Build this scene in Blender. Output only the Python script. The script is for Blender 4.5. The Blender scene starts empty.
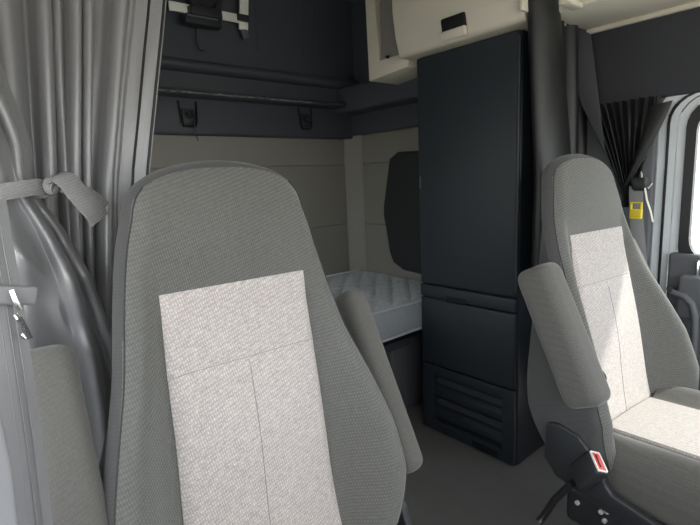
import bpy, bmesh, math, random
from mathutils import Vector, Matrix, noise
random.seed(4)
C = bpy.context.scene
COL = C.collection
rad = math.radians

# ------------------------------------------------------------------ camera
FPX = 478.0
YAW, PIT, ROL = rad(40.0), rad(-9.7), rad(-2.6)
CAM = Vector((0, 0, 1.25))
fw = Vector((math.sin(YAW)*math.cos(PIT), math.cos(YAW)*math.cos(PIT), math.sin(PIT)))
r0 = Vector((math.cos(YAW), -math.sin(YAW), 0)); u0 = r0.cross(fw)
rt = r0*math.cos(ROL) + u0*math.sin(ROL); up = -r0*math.sin(ROL) + u0*math.cos(ROL)
cd = bpy.data.cameras.new('camera'); co = bpy.data.objects.new('camera', cd); COL.objects.link(co)
m = Matrix((rt, up, -fw)).transposed().to_4x4(); m.translation = CAM; co.matrix_world = m
cd.sensor_width = 36; cd.lens = 36*FPX/700; cd.clip_start = .02
C.camera = co

def at(px, py, ax, v):
    """survey helper: where the sight line through a photo point meets the plane ax = v"""
    d = fw*FPX + rt*(px-350) - up*(py-262.5)
    i = 'xyz'.index(ax)
    return CAM + d*((v-CAM[i])/d[i])

# ------------------------------------------------------------------ materials
def mat(name, col, rough=.6, spec=.5, metal=0, bump=None, vary=None, sheen=0, weave=None, coat=0):
    """bump=(scale, strength, distance); vary=(scale, amount); weave=(period m, amount)"""
    M = bpy.data.materials.new(name); M.use_nodes = True
    nt = M.node_tree; N = nt.nodes; L = nt.links
    b = N['Principled BSDF']
    b.inputs['Base Color'].default_value = (*col, 1)
    b.inputs['Roughness'].default_value = rough
    b.inputs['Specular IOR Level'].default_value = spec
    b.inputs['Metallic'].default_value = metal
    b.inputs['Sheen Weight'].default_value = sheen
    b.inputs['Coat Weight'].default_value = coat
    tc = N.new('ShaderNodeTexCoord')
    h = None
    def mth(op, a, c):
        n = N.new('ShaderNodeMath'); n.operation = op
        for i, s in enumerate((a, c)):
            if isinstance(s, (int, float)): n.inputs[i].default_value = s
            else: L.new(s, n.inputs[i])
        return n.outputs[0]
    fac = None
    if weave:
        per, amt = weave[0], weave[1]
        w = []
        for rot, k in ((rad(12), 1.0), (rad(-72), .6)):
            mp = N.new('ShaderNodeMapping'); mp.inputs['Rotation'].default_value = (0, 0, rot) if len(weave) > 3 else (0, rot, 0)
            L.new(tc.outputs['Object'], mp.inputs['Vector'])
            wv = N.new('ShaderNodeTexWave'); wv.wave_profile = 'SIN'
            wv.inputs['Scale'].default_value = .314/per*k
            wv.inputs['Distortion'].default_value = weave[2] if len(weave) > 2 else .5
            wv.inputs['Detail'].default_value = 2; wv.inputs['Detail Scale'].default_value = 3
            L.new(mp.outputs[0], wv.inputs['Vector']); w.append(wv.outputs['Fac'])
        ns = N.new('ShaderNodeTexNoise'); ns.inputs['Scale'].default_value = .55/per; ns.inputs['Detail'].default_value = 3
        L.new(tc.outputs['Object'], ns.inputs['Vector'])
        f = mth('MULTIPLY', w[0], w[1])
        f = mth('ADD', f, mth('MULTIPLY', ns.outputs['Fac'], .9))
        fac = mth('MULTIPLY', mth('SUBTRACT', f, .72), amt)
        h = f
    if vary:
        ns = N.new('ShaderNodeTexNoise'); ns.inputs['Scale'].default_value = vary[0]; ns.inputs['Detail'].default_value = 5
        L.new(tc.outputs['Object'], ns.inputs['Vector'])
        v = mth('MULTIPLY', mth('SUBTRACT', ns.outputs['Fac'], .5), vary[1])
        fac = v if fac is None else mth('ADD', fac, v)
    if fac is not None:
        val = mth('ADD', fac, 1.0)
        vm = N.new('ShaderNodeVectorMath'); vm.operation = 'SCALE'; vm.inputs[0].default_value = col
        L.new(val, vm.inputs['Scale']); L.new(vm.outputs[0], b.inputs['Base Color'])
    if bump:
        if h is None:
            ns = N.new('ShaderNodeTexNoise'); ns.inputs['Scale'].default_value = bump[0]; ns.inputs['Detail'].default_value = 3
            L.new(tc.outputs['Object'], ns.inputs['Vector']); h = ns.outputs['Fac']
        bp = N.new('ShaderNodeBump'); bp.inputs['Strength'].default_value = bump[1]; bp.inputs['Distance'].default_value = bump[2]
        L.new(h, bp.inputs['Height']); L.new(bp.outputs[0], b.inputs['Normal'])
    return M

SEAT = mat('seat_fabric', (.104, .104, .097), .9, .25, sheen=.25, weave=(.0042, .45), bump=(0, .5, .0012), vary=(6, .12))
SEATD = mat('seat_fabric_side', (.098, .094, .088), .9, .25, sheen=.2, weave=(.004, .18, 3), bump=(0, .2, .0008), vary=(220, .35))
PANEL = mat('seat_insert_fabric', (.40, .365, .35), .92, .25, sheen=.2, weave=(.0046, .5, 4), bump=(0, .5, .0012), vary=(90, .35))
SEATS = mat('seat_fabric_border', (.062, .062, .062), .92, .2, sheen=.15, weave=(.003, .2), bump=(0, .2, .0006))
STITCH = mat('stitch_thread', (.20, .19, .18), .8)
PANELC = mat('cushion_insert_fabric', (.40, .365, .35), .92, .25, sheen=.2, weave=(.0046, .3, 4, 1), bump=(0, .3, .001), vary=(90, .35))
SEAM = mat('seam_thread', (.03, .03, .03), .8)
SATIN = mat('curtain_satin', (.205, .205, .213), .34, 1.0, sheen=.1, weave=(.003, .12), bump=(0, .15, .0006))
SATIND = mat('curtain_satin_shaded', (.011, .012, .013), .45, .45, weave=(.003, .12), bump=(0, .15, .0006))  # shaded copy of the curtain satin: dimmer light on the right put into the colour
STRAP = mat('strap_webbing', (.22, .22, .22), .7, .3, weave=(.003, .4), bump=(0, .5, .001))
BELT = mat('belt_webbing', (.17, .17, .175), .55, .4, weave=(.002, .1), bump=(0, .1, .0005))
BLACK = mat('black_plastic', (.018, .020, .023), .5, .5, bump=(900, .15, .0005))
CABM = mat('cabinet_laminate', (.020, .026, .033), .5, .45, bump=(700, .12, .0005), vary=(3, .1))
CABE = mat('cabinet_edge', (.016, .020, .028), .4, .5)
DARK = mat('dark_plastic', (.056, .061, .074), .55, .45, bump=(500, .2, .0005), vary=(4, .15))
DARKER = mat('recess_black', (.008, .008, .010), .7, .3)
HEADER = mat('header_panel', (.045, .047, .055), .75, .3, bump=(600, .3, .0006))
GREYV = mat('grey_vinyl', (.25, .238, .215), .65, .35, bump=(300, .3, .0006), vary=(3, .08))
BEIGE = mat('beige_plastic', (.62, .575, .48), .5, .4, bump=(500, .15, .0004), vary=(3, .05))
BEIGED = mat('grey_beige_pad', (.22, .21, .19), .8, .3, bump=(500, .3, .0006))
FLOORM = mat('floor_mat', (.165, .16, .158), .8, .3, bump=(250, .5, .001), vary=(12, .25))
CREAM = mat('cream_plastic', (.84, .80, .68), .5, .4)
WHITE = mat('white_paint', (.88, .87, .80), .45)
MATT = mat('mattress_ticking', (.42, .45, .48), .7, .35, sheen=.3, weave=(.006, .25), bump=(0, .25, .001), vary=(30, .15))
MATTS = mat('mattress_side', (.40, .43, .46), .7, .3, weave=(.005, .35), bump=(0, .4, .001))
PIPE = mat('mattress_piping', (.6, .62, .64), .5)
CHROME = mat('chrome', (.7, .7, .7), .22, .5, metal=1)
ZINC = mat('zinc_plated_steel', (.75, .75, .74), .45, .5, metal=.6)
RED = mat('buckle_red', (.62, .06, .05), .4)
YELLOW = mat('yellow_plastic', (.72, .56, .03), .5)
FRAMEW = mat('door_frame_paint', (.66, .70, .74), .35, .5, vary=(4, .06))
GREYP = mat('grey_trim', (.11, .115, .125), .55, .45, bump=(500, .2, .0005))
RUBBER = mat('rubber_seal', (.012, .012, .014), .45, .5)
PILLAR = mat('light_grey_trim', (.20, .20, .21), .6, .3)
GLASS = bpy.data.materials.new('window_glass'); GLASS.use_nodes = True
_n = GLASS.node_tree.nodes; _l = GLASS.node_tree.links; _n.clear()
_o = _n.new('ShaderNodeOutputMaterial'); _m = _n.new('ShaderNodeMixShader'); _t = _n.new('ShaderNodeBsdfTransparent'); _g = _n.new('ShaderNodeBsdfGlossy'); _f = _n.new('ShaderNodeValue')
_t.inputs[0].default_value = (.93, .96, .95, 1); _g.inputs['Roughness'].default_value = .02; _f.outputs[0].default_value = .06
_l.new(_f.outputs[0], _m.inputs[0]); _l.new(_t.outputs[0], _m.inputs[1]); _l.new(_g.outputs[0], _m.inputs[2]); _l.new(_m.outputs[0], _o.inputs[0])

# ------------------------------------------------------------------ builders
def obj(name, bm, material, parent=None, smooth=True, label=None):
    """bm is in world space (or in the parent's space when the parent is flagged local)"""
    me = bpy.data.meshes.new(name)
    bmesh.ops.recalc_face_normals(bm, faces=bm.faces)
    bm.to_mesh(me); bm.free()
    if smooth:
        me.polygons.foreach_set('use_smooth', [True]*len(me.polygons))
        me.set_sharp_from_angle(angle=rad(42))
    me.materials.append(material)
    o = bpy.data.objects.new(name, me); COL.objects.link(o)
    if parent is not None:
        root = parent
        o.parent = parent
        while root.parent: root = root.parent
        if not root.get('_local'):
            me.transform(Matrix.Translation(-root.location))
    if label: o['label'] = label
    return o
def empty(name, loc, label, cat, group=None, local=False):
    o = bpy.data.objects.new(name, None); COL.objects.link(o); o.location = loc
    o.empty_display_size = .05
    o['label'] = label; o['category'] = cat
    if group: o['group'] = group
    if local: LOCALS.append(o); o['_local'] = 1
    return o
LOCALS = []
def tag(o, label, cat, group=None):
    o['label'] = label; o['category'] = cat
    if group: o['group'] = group
    # origin at the base of the thing
    me = o.data; zs = [v.co.z for v in me.vertices]
    c = sum((v.co for v in me.vertices), Vector())/len(me.vertices); c.z = min(zs)
    me.transform(Matrix.Translation(-c)); o.location = c
    return o
def struct(name, bm, m, smooth=True, parent=None):
    o = obj(name, bm, m, parent, smooth)
    if parent is None: o['kind'] = 'structure'
    return o
def box(a, b, bev=0.0, seg=3, bm=None):
    bm = bm or bmesh.new()
    r = bmesh.ops.create_cube(bm, size=1)
    vs = r['verts']
    for v in vs:
        v.co = Vector([(a[i]+b[i])/2 + v.co[i]*abs(b[i]-a[i]) for i in range(3)])
    if bev > 0:
        es = list({e for v in vs for e in v.link_edges})
        bmesh.ops.bevel(bm, geom=es, offset=bev, segments=seg, profile=.5, affect='EDGES', clamp_overlap=True)
    return bm
def obox(c, X, Y, Z, size, bev=0, seg=3, bm=None):
    """oriented box"""
    t = box([-s/2 for s in size], [s/2 for s in size], bev, seg)
    M = Matrix((Vector(X).normalized(), Vector(Y).normalized(), Vector(Z).normalized())).transposed().to_4x4(); M.translation = Vector(c)
    t.transform(M)
    if bm is None: return t
    me = bpy.data.meshes.new('_'); t.to_mesh(me); t.free(); bm.from_mesh(me); bpy.data.meshes.remove(me); return bm
def prism(pts, vec, bev=0, seg=2, bm=None):
    """closed polygon pts (3D) extruded along vec"""
    t = bmesh.new()
    vec = Vector(vec)
    a = [t.verts.new(Vector(p)) for p in pts]; b = [t.verts.new(Vector(p)+vec) for p in pts]
    t.faces.new(a); t.faces.new(b[::-1])
    n = len(pts)
    for i in range(n): t.faces.new((a[i], b[i], b[(i+1) % n], a[(i+1) % n]))
    bmesh.ops.recalc_face_normals(t, faces=t.faces)
    if bev: bmesh.ops.bevel(t, geom=list(t.edges), offset=bev, segments=seg, profile=.5, affect='EDGES', clamp_overlap=True)
    if bm is None: return t
    me = bpy.data.meshes.new('_'); t.to_mesh(me); t.free(); bm.from_mesh(me); bpy.data.meshes.remove(me); return bm
def tube(pts, r, n=10, bm=None, flat=1.0, close=False):
    bm = bm or bmesh.new(); pts = [Vector(p) for p in pts]; rings = []
    nrm = None
    for i, p in enumerate(pts):
        t = (pts[min(i+1, len(pts)-1)] - pts[max(i-1, 0)]).normalized()
        if nrm is None:
            nrm = t.orthogonal().normalized()
        nrm = (nrm - t*nrm.dot(t)).normalized(); b = t.cross(nrm)
        rr = r[i] if isinstance(r, (list, tuple)) else r
        rings.append([bm.verts.new(p + nrm*math.cos(2*math.pi*k/n)*rr + b*math.sin(2*math.pi*k/n)*rr*flat) for k in range(n)])
    for i in range(len(rings)-1):
        for k in range(n): bm.faces.new((rings[i][k], rings[i][(k+1) % n], rings[i+1][(k+1) % n], rings[i+1][k]))
    bm.faces.new(rings[0][::-1]); bm.faces.new(rings[-1])
    return bm
def ribbon(pts, nrms, w, th, bm=None):
    """flat strap: pts centre line, nrms face normals, width, thickness"""
    bm = bm or bmesh.new(); pts = [Vector(p) for p in pts]; R = []
    for i, p in enumerate(pts):
        t = (pts[min(i+1, len(pts)-1)] - pts[max(i-1, 0)]).normalized()
        n = Vector(nrms[i] if isinstance(nrms[0], (list, tuple, Vector)) else nrms); n = (n - t*n.dot(t)).normalized(); s = t.cross(n)
        ww = w[i] if isinstance(w, (list, tuple)) else w
        R.append([bm.verts.new(p + s*a*ww/2 + n*b*th/2) for a, b in ((-1, -.5), (-1, .5), (-.92, 1), (.92, 1), (1, .5), (1, -.5), (.92, -1), (-.92, -1))])
    for i in range(len(R)-1):
        for k in range(8): bm.faces.new((R[i][k], R[i][(k+1) % 8], R[i+1][(k+1) % 8], R[i+1][k]))
    bm.faces.new(R[0][::-1]); bm.faces.new(R[-1])
    return bm
def loft(rings, bm=None, cap=True):
    bm = bm or bmesh.new()
    R = [[bm.verts.new(Vector(p)) for p in r] for r in rings]; n = len(R[0])
    for i in range(len(R)-1):
        for k in range(n): bm.faces.new((R[i][k], R[i][(k+1) % n], R[i+1][(k+1) % n], R[i+1][k]))
    if cap: bm.faces.new(R[0][::-1]); bm.faces.new(R[-1])
    return bm
def sheet(fn, nu, nv, th=.0025):
    """thick cloth: fn(u,v)->point"""
    G = [[Vector(fn(i/nu, j/nv)) for i in range(nu+1)] for j in range(nv+1)]
    bm = bmesh.new(); F = []; B = []
    for j in range(nv+1):
        rf = []; rb = []
        for i in range(nu+1):
            du = G[j][min(i+1, nu)] - G[j][max(i-1, 0)]; dv = G[min(j+1, nv)][i] - G[max(j-1, 0)][i]
            n = du.cross(dv)
            n = n.normalized() if n.length > 1e-9 else Vector((0, 1, 0))
            rf.append(bm.verts.new(G[j][i]+n*th/2)); rb.append(bm.verts.new(G[j][i]-n*th/2))
        F.append(rf); B.append(rb)
    for j in range(nv):
        for i in range(nu):
            bm.faces.new((F[j][i], F[j][i+1], F[j+1][i+1], F[j+1][i])); bm.faces.new((B[j][i], B[j+1][i], B[j+1][i+1], B[j][i+1]))
    for i in range(nu):
        bm.faces.new((F[0][i], B[0][i], B[0][i+1], F[0][i+1])); bm.faces.new((F[nv][i], F[nv][i+1], B[nv][i+1], B[nv][i]))
    for j in range(nv):
        bm.faces.new((F[j][0], F[j+1][0], B[j+1][0], B[j][0])); bm.faces.new((F[j][nu], B[j][nu], B[j+1][nu], F[j+1][nu]))
    return bm
def interp(tab, x):
    if x <= tab[0][0]: return tab[0][1]
    for (a, b), (c, d) in zip(tab, tab[1:]):
        if x <= c:
            t = (x-a)/(c-a); return b + (d-b)*t
    return tab[-1][1]
def sinterp(tab, x):
    """smooth (Catmull-Rom) interpolation"""
    n = len(tab)
    if x <= tab[0][0]: return tab[0][1]
    if x >= tab[-1][0]: return tab[-1][1]
    for i in range(n-1):
        if x <= tab[i+1][0]:
            x0, y0 = tab[i]; x1, y1 = tab[i+1]; t = (x-x0)/(x1-x0); h = x1-x0
            m0 = (tab[i+1][1]-tab[max(i-1, 0)][1])/(tab[i+1][0]-tab[max(i-1, 0)][0]); j = min(i+2, n-1)
            m1 = (tab[j][1]-tab[i][1])/(tab[j][0]-tab[i][0])
            return (2*t**3-3*t*t+1)*y0+(t**3-2*t*t+t)*h*m0+(-2*t**3+3*t*t)*y1+(t**3-t*t)*h*m1
sm = lambda t: (lambda q: q*q*(3-2*q))(max(0., min(1., t)))

# ------------------------------------------------------------------ seats
ZP = 1.07
TOP = 1.30
HW = [(.40, .22), (.46, .26), (.54, .295), (.62, .308), (.70, .302), (.78, .285), (.86, .262), (.94, .238), (1.02, .222), (1.10, .207), (1.16, .194), (1.20, .182), (1.24, .168)]
BO = [(.40, .05), (.50, .095), (.62, .11), (.74, .095), (.84, .065), (.94, .032), (1.04, .010), (1.12, 0), (1.3, 0)]
TH = [(.40, .12), (.6, .13), (.9, .105), (1.1, .075), (1.2, .060)]
def make_seat(name, loc, rec, label, rz=0, arms=(), hscale=1.0, drop=0.0):
    T = empty(name, loc, label, 'seat', 'cab seats in two-tone grey cloth', local=True)
    T.rotation_euler = (0, 0, rz)
    def hw(z):
        w = sinterp(HW, z)*hscale
        if z > 1.20:
            t = min(1, (z-1.20)/(TOP-1.20)); w = sinterp(HW, 1.20)*hscale*(1-.10*t)*(1-t**3.0)**(1/2.0) if t < 1 else 0
        return max(w, .002)
    def plane(z):
        return rec*(z-ZP)
    def front(x, z):
        w = hw(z); ax = abs(x)
        b = interp(BO, z)
        inner = .148 + .01*sm((ZP-z)/.4)
        y = plane(z)
        if w > inner+.03: y -= b*sm((ax-inner)/(w-inner-.035))
        y += .004*math.exp(-((ax-inner-.004)/.008)**2)*sm((ZP-.02-z)/.04)
        # soft crown of the head part
        y -= .012*(1-(min(ax/w, 1))**2)*sm((z-ZP)/.08)
        # lumbar crease
        y += .004*math.exp(-((z-.925)/.010)**2)*sm((inner-.01-ax)/.03)
        y -= .010*math.exp(-((z-.78)/.13)**2)*(1-(ax/.2)**2 if ax < .2 else 0)
        return y
    def ring(z):
        w = hw(z); th = interp(TH, z); r = min(.042, w*.9); t = max(0, (z-1.20)/(TOP-1.20)); t = min(t, 1)
        k = (1-t**2.6)**.5 if t > 0 else 1
        ptsf = []; n = 84
        for i in range(n+1):
            s = -1+2*i/n; s = math.copysign(1-(1-abs(s))**1.35, s)
            x = s*w; y = front(x, z)
            e = abs(x)-(w-r)
            if e > 0: y += r-math.sqrt(max(0, r*r-e*e))
            ptsf.append((x, y))
        ptsb = []
        rb = min(.05, w*.9)
        for i in range(1, 20):
            s = 1-2*i/20; s = math.copysign(1-(1-abs(s))**1.3, s)
            x = s*w; y = plane(z)+th
            e = abs(x)-(w-rb)
            x *= 1-.10*sm((z-.6)/.4)
            if e > 0: y -= rb-math.sqrt(max(0, rb*rb-e*e))
            ptsb.append((x, y))
        mid = plane(z)+th*.5
        return [(x, mid+(y-mid)*k, z) for x, y in ptsf+ptsb]
    zs = [.40+.008*i for i in range(101)]
    zs = [z for z in zs if z < 1.2] + [1.20+.10*(1-(1-i/44)**1.8) for i in range(45)]
    bm = loft([ring(z) for z in zs[:-1]])
    bk_ = obj('backrest', bm, SEAT, T)
    bk_.data.materials.append(SEATS)
    for p in bk_.data.polygons:
        c = p.center
        if c.y > plane(c.z)+.018 or (c.z > 1.20 and (abs(c.x)/max(.01, hw(1.20)-.012))**2.4+((c.z-1.20)/.086)**2.4 > 1) or (abs(c.x) > hw(c.z)-.011): p.material_index = 1
    # light insert
    def pw(z): return interp([(.45, .172), (.62, .162), (.80, .155), (.93, .152), (ZP-.05, .148), (ZP, .147)], z)
    PB, PT = .44, ZP
    def ins(z, i, n, off):
        s = -1+2*i/n; x = s*pw(z); yy = front(x, z)
        return (x, yy-off, z)
    bm = bmesh.new(); nz, nx = 60, 28; F = []; B = []
    for j in range(nz+1):
        z = PB+(PT-PB)*j/nz
        F.append([bm.verts.new(ins(z, i, nx, .006 - .0035*(i in (0, nx) or j in (0, nz)))) for i in range(nx+1)])
        B.append([bm.verts.new(ins(z, i, nx, -.004)) for i in range(nx+1)])
    for j in range(nz):
        for i in range(nx):
            bm.faces.new((F[j][i], F[j][i+1], F[j+1][i+1], F[j+1][i])); bm.faces.new((B[j][i], B[j+1][i], B[j+1][i+1], B[j][i+1]))
    for i in range(nx):
        bm.faces.new((F[0][i], B[0][i], B[0][i+1], F[0][i+1])); bm.faces.new((F[nz][i], F[nz][i+1], B[nz][i+1], B[nz][i]))
    for j in range(nz):
        bm.faces.new((F[j][0], F[j+1][0], B[j+1][0], B[j][0])); bm.faces.new((F[j][nx], B[j][nx], B[j+1][nx], F[j+1][nx]))
    P = obj('backrest_insert', bm, PANEL, T, label='pale grey woven backrest insert')
    bm = bmesh.new()
    tube([(x, front(x, .925)-.0062, .925) for x in [-.150+.3*i/20 for i in range(21)]], 0.0008, 6, bm)
    tube([(0.0, front(0, z)-.0062, z) for z in [.46+.46*i/24 for i in range(25)]], .0008, 6, bm)
    obj('insert_stitching', bm, STITCH, P)
    for sx in (-1, 1):
        pts = []
        for i in range(46):
            z = .44+(1.255-.44)*i/45
            x = sx*(hw(z)-.012); e_ = .030; pts.append((x, front(x, z)+.042-math.sqrt(.042**2-e_**2)-.0004, z))
        obj('side_seam', tube(pts, .0014, 6), SEAM, T)
    # cushion
    CY1 = plane(.52)-.01
    CY0 = CY1-.53
    def cring(y):
        t = (y-CY0)/(CY1-CY0); hwc = .262
        f = min(1, (y-CY0)/.06); f = math.sqrt(max(0, 1-(1-f)**2)) if f < 1 else 1
        pts = []; n = 36
        base = .535 - drop + .03*(1-t)*1.0
        for i in range(n+1):
            x = -hwc+2*hwc*i/n; ax = abs(x)
            z = base + .028*sm((ax-.145)/.07) - .005*math.exp(-((ax-.14)/.01)**2)
            e = ax-(hwc-.045)
            if e > 0: z -= .045-math.sqrt(max(0, .045**2-e*e))
            pts.append((x, z))
        low = [(hwc-.004, .46-drop*.5), (hwc-.012, .41), (.1, .40), (-.1, .40), (-hwc+.012, .41), (-hwc+.004, .46-drop*.5)]
        pts = pts+low; m_ = .46-drop*.5
        return [(x*(.96+.04*f), y, m_+(z-m_)*f) for x, z in pts]
    ys = [CY0+.001+.06*(i/8)**1.5 for i in range(9)] + [CY0+.08+(CY1-CY0-.08)*i/14 for i in range(15)]
    obj('seat_cushion', loft([cring(y) for y in ys]), SEATD, T)
    def cz(x, y):
        t = (y-CY0)/(CY1-CY0); return .535-drop+.03*(1-t)
    bm = bmesh.new()
    hwI = .142
    rings = []
    for i in range(25):
        y = CY0+.035+(CY1+.0-CY0-.035)*i/24
        z = cz(0, y) - (.006*math.exp(-((y-(CY0+.24))/.01)**2))
        rings.append([(-hwI, y, z-.006), (-hwI+.006, y, z+.004), (0, y, z+.007), (hwI-.006, y, z+.004), (hwI, y, z-.006), (0, y, z-.02)])
    obj('cushion_insert', loft(rings), PANELC, T, label='pale grey woven cushion insert')
    # seams along the cushion side
    for sx in (-1, 1):
        obj('cushion_seam', tube([(sx*.258, y, .522-drop+.03*(1-(y-CY0)/(CY1-CY0))) for y in [CY0+.05+.4*i/10 for i in range(11)]], .002, 6), SEAM, T)
    # side shells in black plastic
    for sx in (-1, 1):
        yb = plane(.5)
        prof = [(yb+.07, .575), (yb+.04, .585), (yb-.02, .575), (yb-.075, .52), (yb-.095, .47), (yb-.11, .455), (yb-.22, .435), (yb-.5, .435), (yb-.52, .40), (yb-.5, .385), (yb-.1, .40), (yb+.04, .43), (yb+.075, .47)]
        obj('side_shell', prism([(sx*.285, a, b) for a, b in prof], (sx*.022, 0, 0), .006, 3), BLACK, T)
    # suspension base
    bm = box((-.25, CY0+.05, .27), (.25, CY1+.05, .385), .02)
    obj('seat_pan', bm, BLACK, T)
    bm = bmesh.new()
    box((-.20, CY0+.07, .0), (.20, CY1+.0, .035), .008, bm=bm)
    for sx in (-1, 1):
        for d in (-1, 1):
            obox((sx*.19, (CY0+CY1)/2, .17), (1, 0, 0), (0, .36, d*.26), (0, -d*.26, .36), (.012, .46, .03), .003, bm=bm)
        tube([(sx*.2, CY0+.1, .29), (sx*.2, CY1-.05, .29)], .012, 8, bm)
    for k in range(9):
        y = CY0+.1+k*.042
        tube([(-.21, y, .24+.02*(k % 2)), (.21, y, .24+.02*(k % 2))], .007, 8, bm)
    obj('suspension_frame', bm, DARKER, T)
    bm = bmesh.new()
    for k in range(4):
        tube([(-.262-.006*k, CY1+.06-.01*k, .10+.03*k), (-.275, CY1-.02-.03*k, .27+.02*k), (-.285+.004*k, CY1-.12-.02*k, .33-.015*k), (-.27, CY1-.24, .30+.01*k), (-.262, CY1-.34, .34)], .007, 8, bm)
    obj('cable_bundle', bm, RUBBER, T)
    rings = []
    for k in range(41):
        q = .012*math.cos(math.pi*k/2); z = .04+.0063*k
        rings.append([(a*(.155+q), (CY0+CY1)/2+b*(.18+q), z) for a, b in ((-1, -1), (0, -1), (1, -1), (1, 0), (1, 1), (0, 1), (-1, 1), (-1, 0))])
    obj('rubber_bellows', loft(rings), RUBBER, T)
    for (y, z) in ((-.035, .355), (-.045, .335), (-.05, .365), (-.03, .30), (-.12, .325), (-.2, .33), (.03, .345)):
        b = bmesh.new(); tube([(-.245, CY1-.02+y, z), (-.2565, CY1-.02+y, z), (-.2575, CY1-.02+y, z)], [.0065, .0065, .0045], 8, b)
        obj('bolt', b, ZINC, T)
    # folded-up armrests: (x, top y offset, top z, lean, length, width)
    for (x, y1, z1, y0, z0, w, d) in arms:
        a = Vector((x, y0, z0)); b = Vector((x, y1, z1)); Z = (b-a).normalized(); X = Vector((1, 0, 0)); Y = Z.cross(X)
        L_ = (b-a).length
        bmm = obox((a+b)/2, X, Y, Z, (w, d, L_), .028, 5)
        ar = obj('armrest', bmm, SEATD, T)
        obj('armrest_pivot', tube([(x-math.copysign(w*.5, x)*1.0, y0+.02, z0+.05), (x-math.copysign(w*.5+.03, x), y0+.02, z0+.05)], .022, 14), BLACK, ar)
        # piping along the pad edge
        s = math.copysign(1, x)
    return T, plane

S1, pl1 = make_seat('cab_seat', (.410, .825, 0), .10,
    'nearest grey cloth cab seat with pale woven insert, filling the foreground beside the tied curtain', rz=rad(-2), drop=.07,
    arms=((-.322, .065, 1.0, -.15, .56, .086, .105), (.348, .12, .965, -.09, .56, .07, .10)))
S2, pl2 = make_seat('cab_seat', (1.482, .612, 0), .20,
    'farther grey cloth cab seat with sunlit insert, in front of the black cabinet', rz=rad(-5),
    arms=((-.312, -.005, 1.005, -.165, .672, .085, .105), (.335, .10, 1.00, -.10, .62, .075, .10)))
# recliner knob of the far seat, outboard
obj('recliner_knob', tube([(.29, -.10, .47), (.335, -.10, .47)], .035, 18), BLACK, S2)
# buckle stalk on the inboard side of the far seat
def loc2(px, py, x=1.15):
    return Matrix.Rotation(-S2.rotation_euler.z, 3, 'Z') @ (at(px, py, 'x', x)-S2.location)
B1 = loc2(568, 487); B2 = loc2(591, 468)
d = (B2-B1).normalized()
bm = bmesh.new(); A = loc2(541, 520)
tube([A+Vector((0.02, 0.02, -.03)), A, A.lerp(B1, .5)+Vector((0, 0.0, .012)), B1, B1+d*.02], .0095, 10, bm)
obj('buckle_stalk', bm, RUBBER, S2)
obj('stalk_bolt', tube([A+Vector((-.004, 0, 0)), A+Vector((-.018, 0, 0))], [.011, .009], 12), CHROME, S2)
Xb = Vector((.35, .55, .2)); Xb = (Xb-d*Xb.dot(d)).normalized(); Yb = d.cross(Xb)
bk = obj('belt_buckle', obox(B1.lerp(B2, .75)+d*.012, Xb, Yb, d, (.064, .036, .085), .009, 3), BLACK, S2, label='black seat belt buckle')
ec = B1.lerp(B2, .75)+d*.012+d*.0425
obj('release_button', obox(ec-d*.002, Xb, Yb, d, (.046, .021, .010), .004, 3), RED, bk, label='red release button')
bm = obox(ec+d*.0025+Yb*.003, Xb, Yb, d, (.034, .006, .002), .0008, 2)
obj('buckle_slot', bm, DARKER, bk)
bm = bmesh.new()
for e in (-1, 1): obox(ec+d*.0005+Yb*e*.0128, Xb, Yb, d, (.05, .003, .006), .001, 2, bm)
for e in (-1, 1): obox(ec+d*.0005+Xb*e*.0250, Xb, Yb, d, (.003, .026, .006), .001, 2, bm)
obj('buckle_rim', bm, WHITE, bk)

# ------------------------------------------------------------------ cabinet
X0, YF, YB = 1.705, 1.004, 1.512
cab = empty('storage_cabinet', (1.9, 1.26, 0), 'tall narrow black storage cabinet standing behind the farther seat', 'cabinet')
obj('cabinet_body', box((X0+.022, YF, .0), (2.07, YB, 1.775), .012), CABE, cab)
def cpanel(name, z0, z1, m=CABM, bev=.014, y0=YF+.004, y1=YB, lab=None):
    return obj(name, box((X0, y0, z0), (X0+.024, y1, z1), bev, 4), m, cab, label=lab)
dr = cpanel('wardrobe_door', .752, 1.772)
obj('door_latch', box((X0-.003, YB-.016, 1.20), (X0+.001, YB-.009, 1.255), .001), GREYP, dr)
obj('door_edge', tube([(X0+.006, YF+.004, .78), (X0+.006, YF+.004, 1.75)], .008, 10), CABM, dr)
rail = cpanel('drawer_rail', .690, .748, bev=.006)
obj('finger_slot', box((X0-.004, 1.245, .684), (X0+.004, 1.355, .708), .002), DARKER, rail)
cpanel('drawer', .355, .686)
# lower module with louvred recesses
bm = bmesh.new()
y0, y1 = YF+.004, YB
for (a, b) in (((y0), y0+.055), ((y1-.075), y1)): box((X0, a, .012), (X0+.024, b, .350), .006, bm=bm)
for (a, b) in ((.012, .065), (.300, .350)): box((X0+.0006, y0+.003, a+.001), (X0+.024, y1-.003, b-.001), .004, bm=bm)
for zc in (.195, .085):
    prism([(X0+.002, y0+.05, zc+.030-.02), (X0+.002, y0+.05, zc+.055-.02), (X0+.022, y0+.05, zc+.075-.02), (X0+.022, y0+.05, zc-.02)], (0, (y1-.07)-(y0+.05), 0), .002, 2, bm)
base = obj('vented_base_panel', bm, CABM, cab)
obj('panel_recess', box((X0+.018, y0+.03, .05), (X0+.028, y1-.04, .31)), CABE, base)
bm = bmesh.new()
for zc in (.262, .155):
    for k in range(5):
        z = zc+.006*k+.0; box((X0+.012-.0012*k, y0+.06, z), (X0+.020, y1-.085, z+.0028), 0, bm=bm)
obj('vent_louvres', bm, DARK, base)
obj('toe_vent', box((X0-.0012, y0+.075, .020), (X0+.002, y0+.21, .050), .001), DARKER, base)

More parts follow.
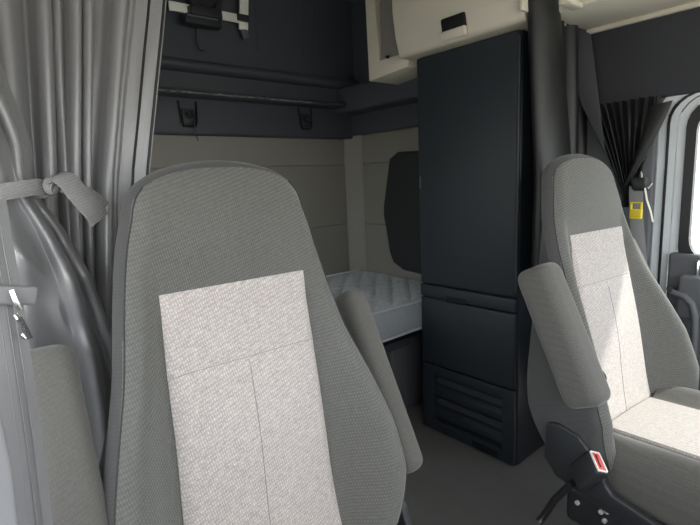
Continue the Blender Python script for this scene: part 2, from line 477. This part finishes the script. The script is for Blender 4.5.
# ------------------------------------------------------------------ setting
XR, YR, ZT = 2.10, 2.43, 2.55
struct('floor', box((-.9, -.9, -.05), (XR+.04, YR+.05, 0)), FLOORM, False)
struct('wall_rear', box((-.25, YR, 0), (XR+.04, YR+.04, ZT)), GREYV, False)
struct('wall_right', box((XR, .80, 0), (XR+.04, YR, ZT)), GREYV, False)
bm = bmesh.new()
for a, b in (((.98, 0), (1.5, ZT)), ((2.3, 0), (YR, ZT)), ((1.5, 0), (2.3, .85)), ((1.5, 1.45), (2.3, ZT))): box((-.29, a[0], a[1]), (-.25, b[0], b[1]), bm=bm)  # sleeper side wall, with an opening for the added window
struct('wall_left', bm, GREYV, False)
struct('added_fill_window', box((-.272, 1.5, .85), (-.268, 2.3, 1.45)), GLASS, False)  # added, out of view: lets daylight onto the mattress and rear wall
struct('ceiling', box((-.29, .92, ZT), (XR+.04, YR+.04, ZT+.04)), BEIGE, False)
# rounded corner post between the rear wall and side wall
bm = bmesh.new(); pts = [(XR+.01, YR+.01)]
for k in range(9):
    t = k/8*math.pi/2; pts.append((XR-.10+.10*math.sin(t) - .0, YR-.10*(1-math.cos(t)) if False else YR-.10+.10*math.cos(t)))
pts = [(XR+.01, YR+.01), (XR-.085, YR+.01), (XR-.085, YR-.012), (XR-.08, YR-.022), (XR-.06, YR-.04), (XR-.035, YR-.065), (XR-.02, YR-.10), (XR-.012, YR-.115), (XR+.01, YR-.115)]
struct('trim_corner', prism([(a, b, 0) for a, b in pts], (0, 0, 1.56)), GREYV)
# padded wall panels on the rear wall
bm = bmesh.new()
for a_, b_ in ((1.352, 1.51), (.972, 1.35), (.5, .97)): box((.2, YR-.022, a_+.0005), (XR-.087, YR+.005, b_+.001), .004, 3, bm)
struct('trim_rear_padding', bm, GREYV)
bm = bmesh.new()
for a_, b_ in ((1.352, 1.52), (.972, 1.35), (.5, .97)): box((XR-.02, .98, a_+.0005), (XR+.005, YR-.117, b_+.001), .004, 3, bm)
struct('trim_side_padding', bm, GREYV)
# dark upper structure : band, rail, convex ledge and upper locker wall
bm = bmesh.new()
box((-.2, YR-.06, 1.512), (XR+.02, YR+.01, 1.70), .012, 3, bm)
struct('trim_rear_band', bm, DARK)
bm = bmesh.new()
prism([(-.2, YR, 1.685), (-.2, YR-.16, 1.685), (-.2, YR-.175, 1.695), (-.2, YR-.165, 1.708), (-.2, YR-.10, 1.72), (-.2, YR, 1.72)], (XR+.2, 0, 0), .002, 2, bm)
struct('trim_rear_shelf', bm, DARK)
bm = bmesh.new()
prism([(-.2, YR, 1.80)]+[(-.2, YR-.085-.045*math.sin(t), 1.83+.030*(-math.cos(t))) for t in [math.pi*k/10 for k in range(11)]]+[(-.2, YR, 1.86)], (XR+.2, 0, 0), 0, 2, bm)
struct('trim_rear_ledge', bm, DARK)
bm = bmesh.new()
box((-.2, YR-.085, 1.70), (XR, YR+.01, ZT), .0, 2, bm)
struct('trim_upper_wall', bm, DARK)
gx = [at(q, 20, 'y', YR-.085).x for q in (256, 301, 315, 352, 362)]
bm = bmesh.new()
for x in gx: box((x-.004, YR-.093, 1.95), (x+.004, YR-.08, ZT), .002, 2, bm)
struct('trim_upper_ribs', bm, DARK)
# side : dark band over the side wall, and the upper dark side
bm = bmesh.new()
box((XR-.05, 1.0, 1.53), (XR+.005, YR-.05, 1.66), .012, 3, bm)
box((XR-.18, 1.0, 1.655), (XR+.005, YR-.05, 1.80), .02, 4, bm)
struct('trim_side_band', bm, DARK)
struct('trim_side_upper', box((XR-.03, 1.86, 1.79), (XR+.005, YR-.05, ZT), .005), DARK)
# curved bracket in the corner of the band
prof = [(XR-.05, YR-.06, 1.53), (XR-.20, YR-.06, 1.53), (XR-.14, YR-.09, 1.66), (XR-.05, YR-.22, 1.66), (XR-.05, YR-.10, 1.53)]
# cab headliner and header over the driver door
struct('trim_headliner', box((-.35, -.75, 2.0), (1.745, .935, 2.04), .012), BEIGE)
struct('trim_side_shelf', box((1.745, -.75, 1.80), (XR+.03, .935, 2.04), .012), CREAM)
struct('trim_roof_front', box((-.35, .936, 2.0), (XR+.03, .975, ZT)), DARK, False)
# front of the cab: firewall below the windscreen opening, passenger side below and above its window opening
struct('wall_front', box((-.35, -.80, 0), (XR+.04, -.75, .95)), DARK, False)
struct('trim_windscreen_header', box((-.35, -.80, 1.72), (XR+.04, -.75, 2.04)), DARK, False)
struct('trim_passenger_door_lower', box((-.33, -.75, 0), (-.29, .98, .92)), GREYP, False)
struct('trim_passenger_door_header', box((-.33, -.75, 1.52), (-.29, .98, 2.04)), DARK, False)
struct('trim_door_header', box((XR-.03, -.6, 1.50), (XR+.02, .935, 1.80), .008), HEADER)
struct('trim_header_lip', box((XR-.045, -.6, 1.782), (XR-.02, .94, 1.802), .006), BEIGE)
bm = bmesh.new(); c = at(571, 3, 'z', 1.80)
box((c.x-.05, c.y-.02, 1.788), (c.x+.05, c.y+.02, 1.806), .006, 3, bm)
tag(obj('ceiling_clip', bm, BEIGE), 'small beige clip under the cream headliner above the dark curtain', 'clip')

# ------------------------------------------------------------------ overhead bin and side trim
bin_ = empty('overhead_locker', (1.80, 1.25, 1.78), 'beige overhead locker with a black finger latch, above the black cabinet', 'locker')
y0, y1 = .955, 1.565
prof = [(1.665, 1.778), (1.650, 1.79), (1.63, 1.86), (1.615, 1.96), (1.61, 2.20), (2.05, 2.20), (2.05, 1.778)]
obj('locker_body', prism([(a, y0, b) for a, b in prof], (0, y1-y0, 0), .008, 3), BEIGE, bin_)
obj('locker_end_cap', box((1.612, y0-.016, 1.80), (2.04, y0-.002, 2.2), .004), BEIGE, bin_)
q = at(454, 34, 'x', 1.632)
lt = obj('finger_recess', obox((1.630, q.y, 1.835), (1, 0, .2), (0, 1, 0), (-.2, 0, 1), (.016, .115, .065), .008, 3), DARKER, bin_)
obj('latch_paddle', obox((1.634, q.y+.005, 1.803), (1, 0, .35), (0, 1, 0), (-.35, 0, 1), (.022, .125, .036), .006, 3), BEIGE, bin_)
# trim frame beyond the locker
bm = bmesh.new()
prism([(1.72, 1.572, 1.755), (1.72, 1.84, 1.735), (1.72, 1.85, 2.25), (1.72, 1.79, 2.25), (1.72, 1.765, 1.82), (1.72, 1.572, 1.82)], (.30, 0, 0), .008, 3, bm)
fr = empty('bunk_side_frame', (1.85, 1.7, 1.74), 'beige curved trim frame with a grey padded strip, left of the overhead locker', 'trim')
obj('frame_moulding', bm, BEIGE, fr)
obj('padded_strip', box((1.735, 1.60, 1.80), (1.80, 1.765, 2.25), .015), BEIGED, fr)
c = at(388, 57, 'x', 1.72)
obj('frame_screw', tube([(1.722, c.y, c.z), (1.708, c.y, c.z)], [.008, .006], 10), DARKER, fr)

# ------------------------------------------------------------------ wall-mounted bracket, hooks
YW = YR-.085
br = empty('folding_wall_bracket', at(205, 20, 'y', YW), 'white and black folding frame bracket high on the dark rear wall', 'bracket')
a, b = at(169, 5.5, 'y', YW-.05), at(240, 19, 'y', YW-.05)
X = (b-a).normalized(); Y = Vector((0, 1, 0)); Z = X.cross(Y)
obj('horizontal_bar', obox((a+b)/2, X, Y, Z, ((b-a).length, .012, .040), .002), WHITE, br, label='white flat bar')
a2, b2 = at(244, -12, 'y', YW-.045), at(243.5, 30, 'y', YW-.045)
vb = obj('vertical_bar', obox((a2+b2)/2, (1, 0, 0), (0, 1, 0), (b2-a2), (.048, .014, (b2-a2).length), .003), WHITE, br, label='white upright bar')
obj('bar_clip', obox(at(243, 18, 'y', YW-.06), (1, 0, 0), (0, 1, 0), (0, 0, 1), (.062, .022, .03), .003), BLACK, vb)
obj('bar_foot', obox(at(245, 34, 'y', YW-.045), (1, 0, .3), (0, 1, 0), (-.3, 0, 1), (.035, .014, .045), .004), GREYP, vb)
cl = obj('clamp', obox(at(205, 13, 'y', YW-.075), X, Y, Z, (.155, .05, .045), .006), BLACK, br)
obj('clamp_jaw', obox(at(202, 22, 'y', YW-.07), X, Y, Z, (.18, .055, .042), .006), BLACK, cl)
obj('clamp_lip', obox(at(203, 17.5, 'y', YW-.10), X, Y, Z, (.15, .012, .008), .002), GREYP, cl)
obj('hook', tube([at(196, 26, 'y', YW-.03), at(196, 34, 'y', YW-.03), at(197, 44, 'y', YW-.03), at(200, 50, 'y', YW-.035), at(204, 50.5, 'y', YW-.04)], .0045, 8), BLACK, br)
c = at(205, -3, 'y', YW-.05)
bm = bmesh.new(); tube([c+Vector((0, .03, 0)), c+Vector((0, -.01, 0))], .085, 28, bm); tube([c+Vector((0, -.01, 0)), c+Vector((0, -.02, 0))], [.06, .05], 24, bm)
obj('round_mount', bm, BLACK, br)
def hook(px, py, label, cord=False):
    c = at(px, py, 'y', YR-.066)
    t = empty('coat_hook', c+Vector((0, 0, -.06)), label, 'hook', 'coat hook plates on the dark rear band')
    bm = bmesh.new()
    tube([c+Vector((-.045, 0, .075)), c+Vector((-.038, -.004, -.02)), c+Vector((-.03, -.006, -.045)), c+Vector((.03, -.006, -.045)), c+Vector((.04, -.004, -.02)), c+Vector((.045, 0, .075))], .005, 8, bm)
    obj('wire_loop', bm, DARKER, t)
    obj('hook_plate', box(c+Vector((-.03, -.004, -.035)), c+Vector((.03, .012, .04)), .004), BLACK, t)
    bm = bmesh.new(); tube([c+Vector((0, -.004, .012)), c+Vector((0, -.028, .008)), c+Vector((0, -.036, -.004))], [.016, .018, .012], 16, bm)
    obj('hook_knob', bm, BLACK, t)
    if cord: obj('cord', tube([c+Vector((.012, -.03, -.02)), c+Vector((.016, -.03, -.06)), c+Vector((.020, -.03, -.10)), c+Vector((.026, -.03, -.115))], .0028, 6), BLACK, t)
hook(188.5, 117, 'black coat hook with a dangling cord, under the shelf just right of the left curtain', True)
hook(305.5, 121, 'plain black coat hook under the shelf, the one nearer the wall corner')
# rough sealing strip along shelf edge
bm = bmesh.new()
tube([(x, YR-.17+.002*random.random(), 1.693+.003*random.random()) for x in [.75+.015*i for i in range(62)]], [.0035+.002*random.random() for i in range(62)], 6, bm)
tag(obj('edge_beading', bm, BEIGED), 'worn grey beading strip along the front edge of the rear shelf', 'strip')

# black moulded cover on the side wall
oc = [(398, 152), (391, 158), (388, 180), (385, 205), (385, 216), (388, 232), (391, 252), (395, 263), (404, 270), (420, 274), (432, 272), (434, 150)]
pts = [at(a, b, 'x', XR-.035) for a, b in oc]
bm = prism(pts, (.03, 0, 0), 0)
top = [f for f in bm.faces if abs(f.normal.x) > .9 and f.calc_center_median().x < XR-.03]
r = bmesh.ops.inset_region(bm, faces=top, thickness=.014, depth=.022); 
tag(obj('moulded_wall_cover', bm, BLACK), 'black moulded panel on the grey sleeper side wall, left of the cabinet', 'panel')

# ------------------------------------------------------------------ bunk
MX0, MX1, MY0, MY1, MZ0, MZ1 = .30, 2.09, 1.525, 2.37, .512, .655
mt = empty('mattress', (1.2, 1.95, MZ0), 'pale grey quilted mattress on the sleeper bunk', 'mattress')
def quilt(x, y):
    u = (x+y)/.13; v = (x-y)/.13
    q = min(abs(u-round(u)), abs(v-round(v)))
    e = min(x-MX0, MX1-x, y-MY0, MY1-y)
    return MZ1-.004+.020*min(1, (q*2)**.42)*sm(e/.05) + .006*noise.noise(Vector((x*3, y*3, 0)))
bm = bmesh.new(); nx, ny = 150, 76; G = []
for j in range(ny+1):
    G.append([bm.verts.new((MX0+(MX1-MX0)*i/nx, MY0+(MY1-MY0)*j/ny, quilt(MX0+(MX1-MX0)*i/nx, MY0+(MY1-MY0)*j/ny))) for i in range(nx+1)])
for j in range(ny):
    for i in range(nx): bm.faces.new((G[j][i], G[j][i+1], G[j+1][i+1], G[j+1][i]))
obj('quilted_top', bm, MATT, mt)
obj('mattress_core', box((MX0, MY0, MZ0), (MX1, MY1, MZ1+.001), .01), MATTS, mt)
for z in (MZ1+.004, MZ0+.008):
    k = .006
    obj('piping', tube([(MX0, MY0-k, z), (MX1, MY0-k, z), (MX1+k, MY0, z), (MX1+k, MY1, z), (MX1+.001, MY1+k*.5, z), (MX0, MY1+k*.5, z)], .007, 8), PIPE, mt)
bunk = empty('bunk_platform', (1.2, 1.95, 0), 'dark grey bunk base under the quilted mattress', 'bunk')
obj('bunk_board', box((.30, 1.56, .47), (2.09, 2.40, .511), .006), DARKER, bunk)
obj('bunk_front', box((1.50, 1.70, .0), (2.09, 1.74, .47), .01), GREYP, bunk)
obj('bunk_post', box((1.60, 1.61, .0), (1.70, 1.70, .47), .012), GREYP, bunk)
obj('bunk_locker_side', box((.40, 1.72, .0), (1.49, 1.76, .47), .01), DARK, bunk)
obj('bunk_crossbar', box((1.30, 1.60, .41), (1.72, 1.66, .47), .006), DARK, bunk)

# ------------------------------------------------------------------ left curtains
def fold(t, sharp=.75):
    s = math.sin(t); return math.copysign(abs(s)**sharp, s)
# partition curtain, straight folds behind the seat
crv = empty('partition_curtain', (.25, 1.12, 0), 'long grey satin partition curtain hanging straight, stitched hem beside the rear shelf', 'curtain')
def hemx(z): return 1.09*interp([(0.05, .34), (.9, .315), (1.28, .358), (1.65, .428), (1.95, .48)], z)
def fA(u, v):
    z = 1.95+(-1.90)*v
    xr = hemx(z)
    xl = interp([(0.05, .02), (.9, .0), (1.28, .02), (1.95, .02)], z)
    x = xl+(xr-xl)*u
    d = z-1.45
    y = 1.20 + .006*math.sin(13*u+z*2.2)
    for c, k, w, A in ((.04, .0, .05, .05), (.16, .03, .045, .045), (.29, -.02, .05, .05), (.43, .01, .026, .045), (.505, -.01, .018, .018), (.565, .02, .020, .045), (.625, -.02, .016, .035), (.74, .10, .026, .055), (.80, .12, .016, .02)):
        q = (u-c-k*d-.006*math.sin(z*4+c*20))/w
        e = math.exp(-q*q*(1 if q > 0 else .55)); y -= A*e; x += .012*q*math.exp(-q*q)*(A/.045)
    y += .003*noise.noise(Vector((u*20, z*6, 0)))
    return (x, y, z)
obj('curtain_cloth', sheet(fA, 420, 60), SATIN, crv)
bm = bmesh.new()
for off in (.004, .034, .037):
    tube([(hemx(z)-off-.002, fA(1-(off+.002)/.38, (1.95-z)/1.90)[1]-.003, z) for z in [.5+.05*i for i in range(30)]], .0014 if off > .01 else .003, 6, bm)
obj('hem_stitching', bm, SATIND, crv)

# tied window curtain
cb = empty('tied_window_curtain', (.10, 1.03, .3), 'light grey satin curtain gathered by a cloth strap at far left foreground', 'curtain')
YB_ = 1.03
ZTIE = at(40, 192, 'y', YB_).z
def edges(z):
    q = 1.25+(z-1.25)*.86/YB_
    l = interp([(.35, -.02), (.80, -.05), (1.10, -.045), (1.27, .0), (1.45, -.12), (1.8, -.2)], q)
    r = sinterp([(.35, .17), (.62, .195), (.80, .212), (.95, .205), (1.08, .185), (1.18, .155), (1.26, .118), (1.33, .122), (1.42, .105), (1.52, .085), (1.70, .055), (1.80, .05)], q)
    return l*1.15, r*YB_/.86
def fB(u, v):
    z = 1.80-1.45*v
    l, r = edges(z)
    g = sm(abs(z-ZTIE)/.22)
    bulge = .03*math.exp(-((z-(ZTIE-.12))/.09)**2) if z < ZTIE else .018*math.exp(-((z-(ZTIE+.15))/.12)**2)
    lo = sm((ZTIE+.03-z)/.06)
    dz = abs(z-ZTIE)
    amp = .35+.65*sm(dz/.16)
    x = l+(r-l)*u; y = YB_
    for c, k, w, A, part in ((.10, .1, .10, .04, 0), (.34, .15, .055, .040, 0), (.60, .25, .10, .055, 0), (.86, .10, .045, .03, 0),
                             (.08, .0, .07, .04, 1), (.27, -.10, .045, .04, 1), (.52, .10, .12, .05, 1), (.80, .04, .04, .036, 1), (.94, .0, .022, .026, 1)):
        wgt = lo if part else 1-lo
        q = (u-c-k*(z-ZTIE)*1.0-.02*math.sin(z*7+c*9))/(w*(.8+.8*min(dz, .4)))
        e = math.exp(-q*q); y -= A*amp*wgt*e; x += .010*q*e*wgt*amp
    if lo > .5:
        f_ = math.exp(-((z-(ZTIE-.17))/.12)**2)
        n1 = noise.noise(Vector((u*2.6+z*5, z*7, 1.3))); y += .055*f_*(abs(n1)*1.6-.3)
    y -= bulge*math.sin(math.pi*min(1, max(0, u)))
    y += .012*noise.noise(Vector((u*3, z*4, 0))) + .05*(u**8)+.02
    return (x, y, z)
obj('curtain_cloth', sheet(fB, 260, 170), SATIN, cb)
# strap
l, r = edges(ZTIE)
cx, rx = (l+r)/2, (r-l)/2+.006
pts = []; nr = []
for k in range(49):
    t = 2*math.pi*k/48
    pts.append((cx+rx*1.04*math.sin(t), YB_+.002-.048*math.cos(t), ZTIE+.004*math.sin(2*t)+.006*math.sin(t))); nr.append((math.sin(t), -math.cos(t), 0))
st = obj('tie_strap', ribbon(pts, nr, .028, .003), STRAP, cb)
kx = at(52, 186, 'y', YB_-.03)
bm = bmesh.new()
pk = []; nk = []
for k in range(33):
    t = 2*math.pi*k/32
    pk.append(kx+Vector((.010*math.sin(t)+.001*t, -.008*math.cos(t), .013*math.cos(t)+.004*math.sin(t)))); nk.append(Vector((math.sin(t), -.4, math.cos(t))))
bmesh.ops.create_icosphere(bm, subdivisions=3, radius=.0145, matrix=Matrix.Translation(kx+Vector((0, .004, 0)))@Matrix.Diagonal((1.0, .8, 1.15, 1)))
ribbon(pk, nk, .018, .003, bm)
obj('knot', bm, STRAP, st)
def tail(pp, w, yy, dn):
    P_ = [at(a, b, 'y', y) for (a, b), y in zip(pp, yy)]
    # densify
    out = []
    for i in range(len(P_)-1):
        for k in range(6):
            t = k/6; p0 = P_[max(i-1, 0)]; p1 = P_[i]; p2 = P_[i+1]; p3 = P_[min(i+2, len(P_)-1)]
            out.append(.5*((2*p1)+(p2-p0)*t+(2*p0-5*p1+4*p2-p3)*t*t+(3*p1-p0-3*p2+p3)*t**3))
    out.append(P_[-1]); n = len(out)
    ws = [w[0]+(w[1]-w[0])*sm(i/(n*.35)) for i in range(n)]
    return ribbon(out, [Vector(dn).lerp(Vector((.15, -1, .35)), sm(i/n)) for i in range(n)], ws, .003)
obj('strap_tail', tail([(50, 181), (58, 177), (68, 181), (80, 196), (92, 209), (100, 220)], (.022, .041), (.995, .98, .97, .97, .97, .975), (0, -.6, .8)), STRAP, st)
obj('strap_tail', tail([(56, 186), (68, 188), (82, 192), (94, 199), (104, 208)], (.02, .031), (1.01, 1.005, 1.0, 1.0, 1.0), (0, -.8, .6)), STRAP, st)

# seat belt in front of the tied curtain
bt = empty('seat_belt', at(10, 400, 'y', .70), 'grey seat belt webbing with metal clip at the far left edge beside the armrest', 'seat belt', 'cab seat belts')
bt.location.z = .3
L0 = [(-16, 200), (-8, 250), (2, 305), (12, 370), (23, 445), (33, 525), (39, 575)]
obj('webbing', ribbon([at(a, b, 'y', .66) for a, b in L0], (.25, -1, .1), .042, .0025), BELT, bt)
bm = bmesh.new()
for k in (-.011, -.004, .004, .011): tube([at(a, b, 'y', .66)+Vector((k, -.0018, 0)) for a, b in L0], .0008, 6, bm)
obj('webbing_ribs', bm, BELT, bt)
lp = obj('guide_loop', obox(at(10, 295, 'y', .652), (1, .2, -.25), (0, 1, 0), (.25, 0, 1), (.055, .010, .022), .004), BELT, bt)
obj('metal_clip', tube([at(11, 290, 'y', .645), at(15, 300, 'y', .643), at(20, 309, 'y', .645)], .0032, 8), CHROME, lp)
bm = bmesh.new(); tube([at(17, 315, 'y', .645), at(19, 318, 'y', .64), at(30, 338, 'y', .643)], .0033, 8, bm); tube([at(21, 334, 'y', .645), at(26, 338, 'y', .645)], .003, 8, bm)
obj('metal_tongue', bm, CHROME, lp)
# pillar trim, bottom-left
oc = [(-30, 380), (-2, 400), (7, 430), (15, 470), (21, 525), (24, 580), (-30, 580)]
tag(obj('door_pillar_trim', prism([at(a, b, 'y', .56) for a, b in oc], (-.01, .03, 0), .006, 3), PILLAR), 'pale grey moulded trim at the lower left edge beside the belt', 'trim')

# ------------------------------------------------------------------ right curtains
crr = empty('partition_curtain', (2.0, .99, 0), 'long satin partition curtain, shade darkened into its colour, hanging between the cabinet and the farther seat', 'curtain')
XA = [(1.0, 1.80), (1.45, 1.79), (1.95, 1.75)]
def fC(u, v):
    z = 1.88-1.80*v
    xl = interp([(.1, 1.90), (1.0, 1.87), (1.45, 1.83), (1.9, 1.77)], z)
    x = xl+(2.075-xl)*u**1.0
    ph = 2*math.pi*(2.6*u+.15)+.35*math.sin(z*2+u)
    amp = .026
    y = .955 - .02*u + amp*fold(ph, .85)+.006*math.sin(21*u+z*3)
    return (x+.012*math.cos(ph), y, z)
obj('curtain_cloth', sheet(fC, 160, 50), SATIND, crr)
# large rounded leading fold beside the cabinet
bm = bmesh.new(); rings = []
fl = [(1.98, at(529, -2, 'y', .925).x, at(549, 2, 'y', .925).x), (1.30, at(536, 158, 'y', .925).x, at(567, 158, 'y', .925).x)]
for j in range(40):
    z = 1.98-1.16*j/39; t = (1.98-z)/.68
    a = fl[0][1]+(fl[1][1]-fl[0][1])*min(t, 1.1); b = fl[0][2]+(fl[1][2]-fl[0][2])*min(t, 1.1)
    cxx = (a+b)/2; rr = (b-a)/2
    rings.append([(cxx+rr*math.cos(t_), .925+min(rr*.7, .045)*math.sin(t_)+.003*math.sin(z*4+2*t_), z) for t_ in [2*math.pi*k/28 for k in range(28)]])
obj('leading_fold', loft(rings), SATIND, crr)
# stiff flap (valance) of the header curtain
pv = [at(a, b, 'x', 2.02) for a, b in ((566, 22), (591, 34), (606, 155), (602, 140), (585, 105), (574, 65))]
pv = [(p.x-.03*(1 if i in (3, 4, 5) else 0), p.y, p.z) for i, p in enumerate(pv)]
obj('curtain_flap', prism(pv, (.006, .004, 0), .001, 1), HEADER, crr)

# gathered curtain of the driver door window
cw = empty('pleated_window_curtain', (2.03, .78, 1.1), 'small dark pleated curtain gathered under the dark header beside the driver door', 'curtain')
GP = at(627, 192, 'x', 2.03)
def fD(u, v):
    top = Vector((2.045, .90-.27*u, 1.505)); bot = Vector((2.03, GP.y+.018-.045*u, GP.z-.06))
    t = v; s = sm(t*.98)**.8 if t > 0 else 0
    e = t**(1.0 if u < .3 else 1.0)
    y = top.y+(bot.y-top.y)*min(1, e*1.12)**(1.0+.35*(u-.5)); z = top.z+(bot.z-top.z)*t
    w = (1-.7*t)
    ph = 2*math.pi*9*u**.9
    x = 2.04+.016*w*fold(ph, .8)+.006*math.sin(5*u)
    return (x, y+.005*w*math.cos(ph), z)
obj('curtain_cloth', sheet(fD, 220, 40), SATIND, cw)
bm = bmesh.new()
a, b = at(668, 103, 'x', 2.03), at(632, 186, 'x', 2.025)
mid = at(655, 145, 'x', 2.01)
rings = []
for j in range(20):
    t = j/19; p = a*(1-t)**2+mid*2*t*(1-t)+b*t*t; w = .028*(1-t)+.010; 
    rings.append([(p.x-.010+(-.010)*math.cos(q), p.y+w*math.sin(q)+.02, p.z-.006*math.sin(q)) for q in [2*math.pi*k/14 for k in range(14)]])
obj('outer_pleat', loft(rings), SATIND, cw)

# belt anchor, yellow tag
sb = empty('seat_belt', at(640, 185, 'x', 2.0), 'black seat belt with yellow tag hanging from the pillar behind the farther seat', 'seat belt', 'cab seat belts')
pz = at(640, 184, 'x', 1.99)
obj('belt_guide', obox(pz, (1, 0, 0), (0, 1, 0), (0, .2, 1), (.03, .055, .05), .010), BLACK, sb)
obj('guide_bolt', tube([at(641, 172, 'x', 2.0), at(642, 186, 'x', 1.985), at(648, 188, 'x', 1.98), at(652, 183, 'x', 1.985)], .004, 8), CHROME, sb)
obj('webbing', ribbon([at(636, 186, 'x', 1.99), at(636, 215, 'x', 1.99), at(640, 262, 'x', 1.985), at(647, 330, 'x', 1.98), at(650, 390, 'x', 1.98)], (-1, -.3, 0), .045, .0025), BELT, sb)
yt = at(636, 214, 'x', 1.955)
yo = obj('tag', obox(yt, (1, 0, 0), (0, 1, 0), (0, 0, 1), (.016, .040, .036), .003), YELLOW, sb, label='yellow plastic tag')
bm = bmesh.new()
for e in (-1, 1): box((yt.x-.006, yt.y+e*.017-.0025, yt.z+.014), (yt.x+.004, yt.y+e*.017+.0025, yt.z+.042), .0, bm=bm)
box((yt.x-.006, yt.y-.0195, yt.z+.040), (yt.x+.004, yt.y+.0195, yt.z+.044), .0, bm=bm)
obj('tag_frame', bm, YELLOW, yo)
bm = bmesh.new()
for k in range(3): box((yt.x-.0092, yt.y-.014, yt.z-.008+.008*k), (yt.x-.0078, yt.y+.014, yt.z-.006+.008*k), 0, bm=bm)
obj('tag_ribs', bm, mat('yellow_dark', (.45, .34, .02), .6), yo)
obj('white_strap', ribbon([at(645, 188, 'x', 1.975), at(647, 200, 'x', 1.965), at(651, 212, 'x', 1.965), at(653, 222, 'x', 1.97)], (-1, -.4, 0), .006, .002), WHITE, sb)

# ------------------------------------------------------------------ driver door and pillar
XD = 2.085
struct('trim_pillar', box((XD-.012, .655, .0), (XD+.03, .93, 1.52), .012), GREYP)
bm = bmesh.new()
# painted door frame: outer rounded-corner frame around the window
def rrect(y0, y1, z0, z1, r, n=6):
    pts = []
    for cy, cz, a0 in ((y1-r, z1-r, 0), (y0+r, z1-r, 90), (y0+r, z0+r, 180), (y1-r, z0+r, 270)):
        for k in range(n+1):
            t = rad(a0+90*k/n); pts.append((cy+r*math.cos(t), cz+r*math.sin(t)))
    return pts
def frame(o, i, x0, x1, bm=None):
    """annular frame between two equally sampled outlines"""
    bm = bm or bmesh.new(); n = len(o)
    A = [[bm.verts.new((x, y, z)) for y, z in pts] for x, pts in ((x0, o), (x0, i), (x1, i), (x1, o))]
    for k in range(n):
        q = (k+1) % n
        for a, b in ((0, 1), (1, 2), (2, 3), (3, 0)): bm.faces.new((A[a][k], A[a][q], A[b][q], A[b][k]))
    return bm
O1 = rrect(-.60, .648, .10, 1.520, .06); O2 = rrect(-.60, .592, .10, 1.500, .10)
struct('trim_door_aperture', frame(O1, O2, XD-.004, XD+.05), FRAMEW)
struct('trim_aperture_seal', frame(rrect(-.6, .622, .10, 1.508, .10), rrect(-.6, .614, .10, 1.503, .10), XD-.010, XD+.0), RUBBER)
struct('trim_pillar_top', box((XD-.002, .50, 1.44), (XD+.03, .66, 1.53)), GREYP)
door = bpy.data.objects.new('door_1', None); COL.objects.link(door); door['kind'] = 'structure'; door.location = (XD, 0, 0)
I1 = rrect(-.60, .588, .80, 1.496, .10); I2 = rrect(-.45, .535, .88, 1.47, .09)
obj('window_frame', frame(I1, I2, XD-.006, XD+.03), FRAMEW, door)
obj('window_seal', frame(rrect(-.47, .560, .86, 1.480, .095), rrect(-.44, .528, .90, 1.455, .085), XD-.016, XD+.012), RUBBER, door)
obj('window_pane', box((XD+.008, -.46, .87), (XD+.012, .545, 1.475)), GLASS, door)
obj('door_panel', box((XD-.035, -.60, .12), (XD+.03, .585, .930), .014), GREYP, door)
obj('door_ledge', box((XD-.10, -.60, .70), (XD-.03, .535, .86), .018), GREYP, door)
obj('door_pocket', box((XD-.085, -.60, .18), (XD-.03, .50, .40), .015), DARK, door)
lk = at(698, 262, 'x', XD-.05)
obj('lock_knob', tube([(lk.x, lk.y, .86), (lk.x, lk.y, lk.z), (lk.x, lk.y, lk.z+.006)], [.005, .007, .004], 10), CHROME, door)
hp = [at(a, b, 'x', 1.985) for a, b in ((664, 292), (674, 293), (684, 296), (692, 304), (695, 318), (694, 345), (691, 375), (688, 402), (686, 425))]
hp[0].x = 2.05; hp[-1].x = 2.05
obj('grab_handle', tube(hp, .0125, 12), GREYP, door)

# ------------------------------------------------------------------ light
w = bpy.data.worlds.new('sky'); C.world = w; w.use_nodes = True
nt = w.node_tree; bg = nt.nodes['Background']
bg.inputs['Color'].default_value = (.93, .97, 1.0, 1); bg.inputs['Strength'].default_value = 6.2
# surroundings: pale sky over grey ground with a blurred tree line
tc = nt.nodes.new('ShaderNodeTexCoord'); sx = nt.nodes.new('ShaderNodeSeparateXYZ'); cr = nt.nodes.new('ShaderNodeValToRGB'); nt.links.new(tc.outputs['Generated'], sx.inputs[0])
nt.links.new(sx.outputs['Z'], cr.inputs[0])
el = cr.color_ramp.elements; el[0].position = 0; el[0].color = (.55, .54, .50, 1); el[1].position = .12; el[1].color = (.93, .97, 1, 1)
nt.links.new(cr.outputs[0], bg.inputs['Color'])
sl = bpy.data.lights.new('sun', 'SUN'); sl.energy = 6.2; sl.angle = rad(2.0); sl.color = (1, .95, .86)
so = bpy.data.objects.new('sun', sl); COL.objects.link(so)
so.rotation_euler = Vector((-.60, .50, -.62)).to_track_quat('-Z', 'Y').to_euler()
C.view_settings.view_transform = 'Standard'; C.view_settings.look = 'None'; C.view_settings.gamma = 1; C.view_settings.exposure = 0
for o in LOCALS:
    if '_local' in o: del o['_local']
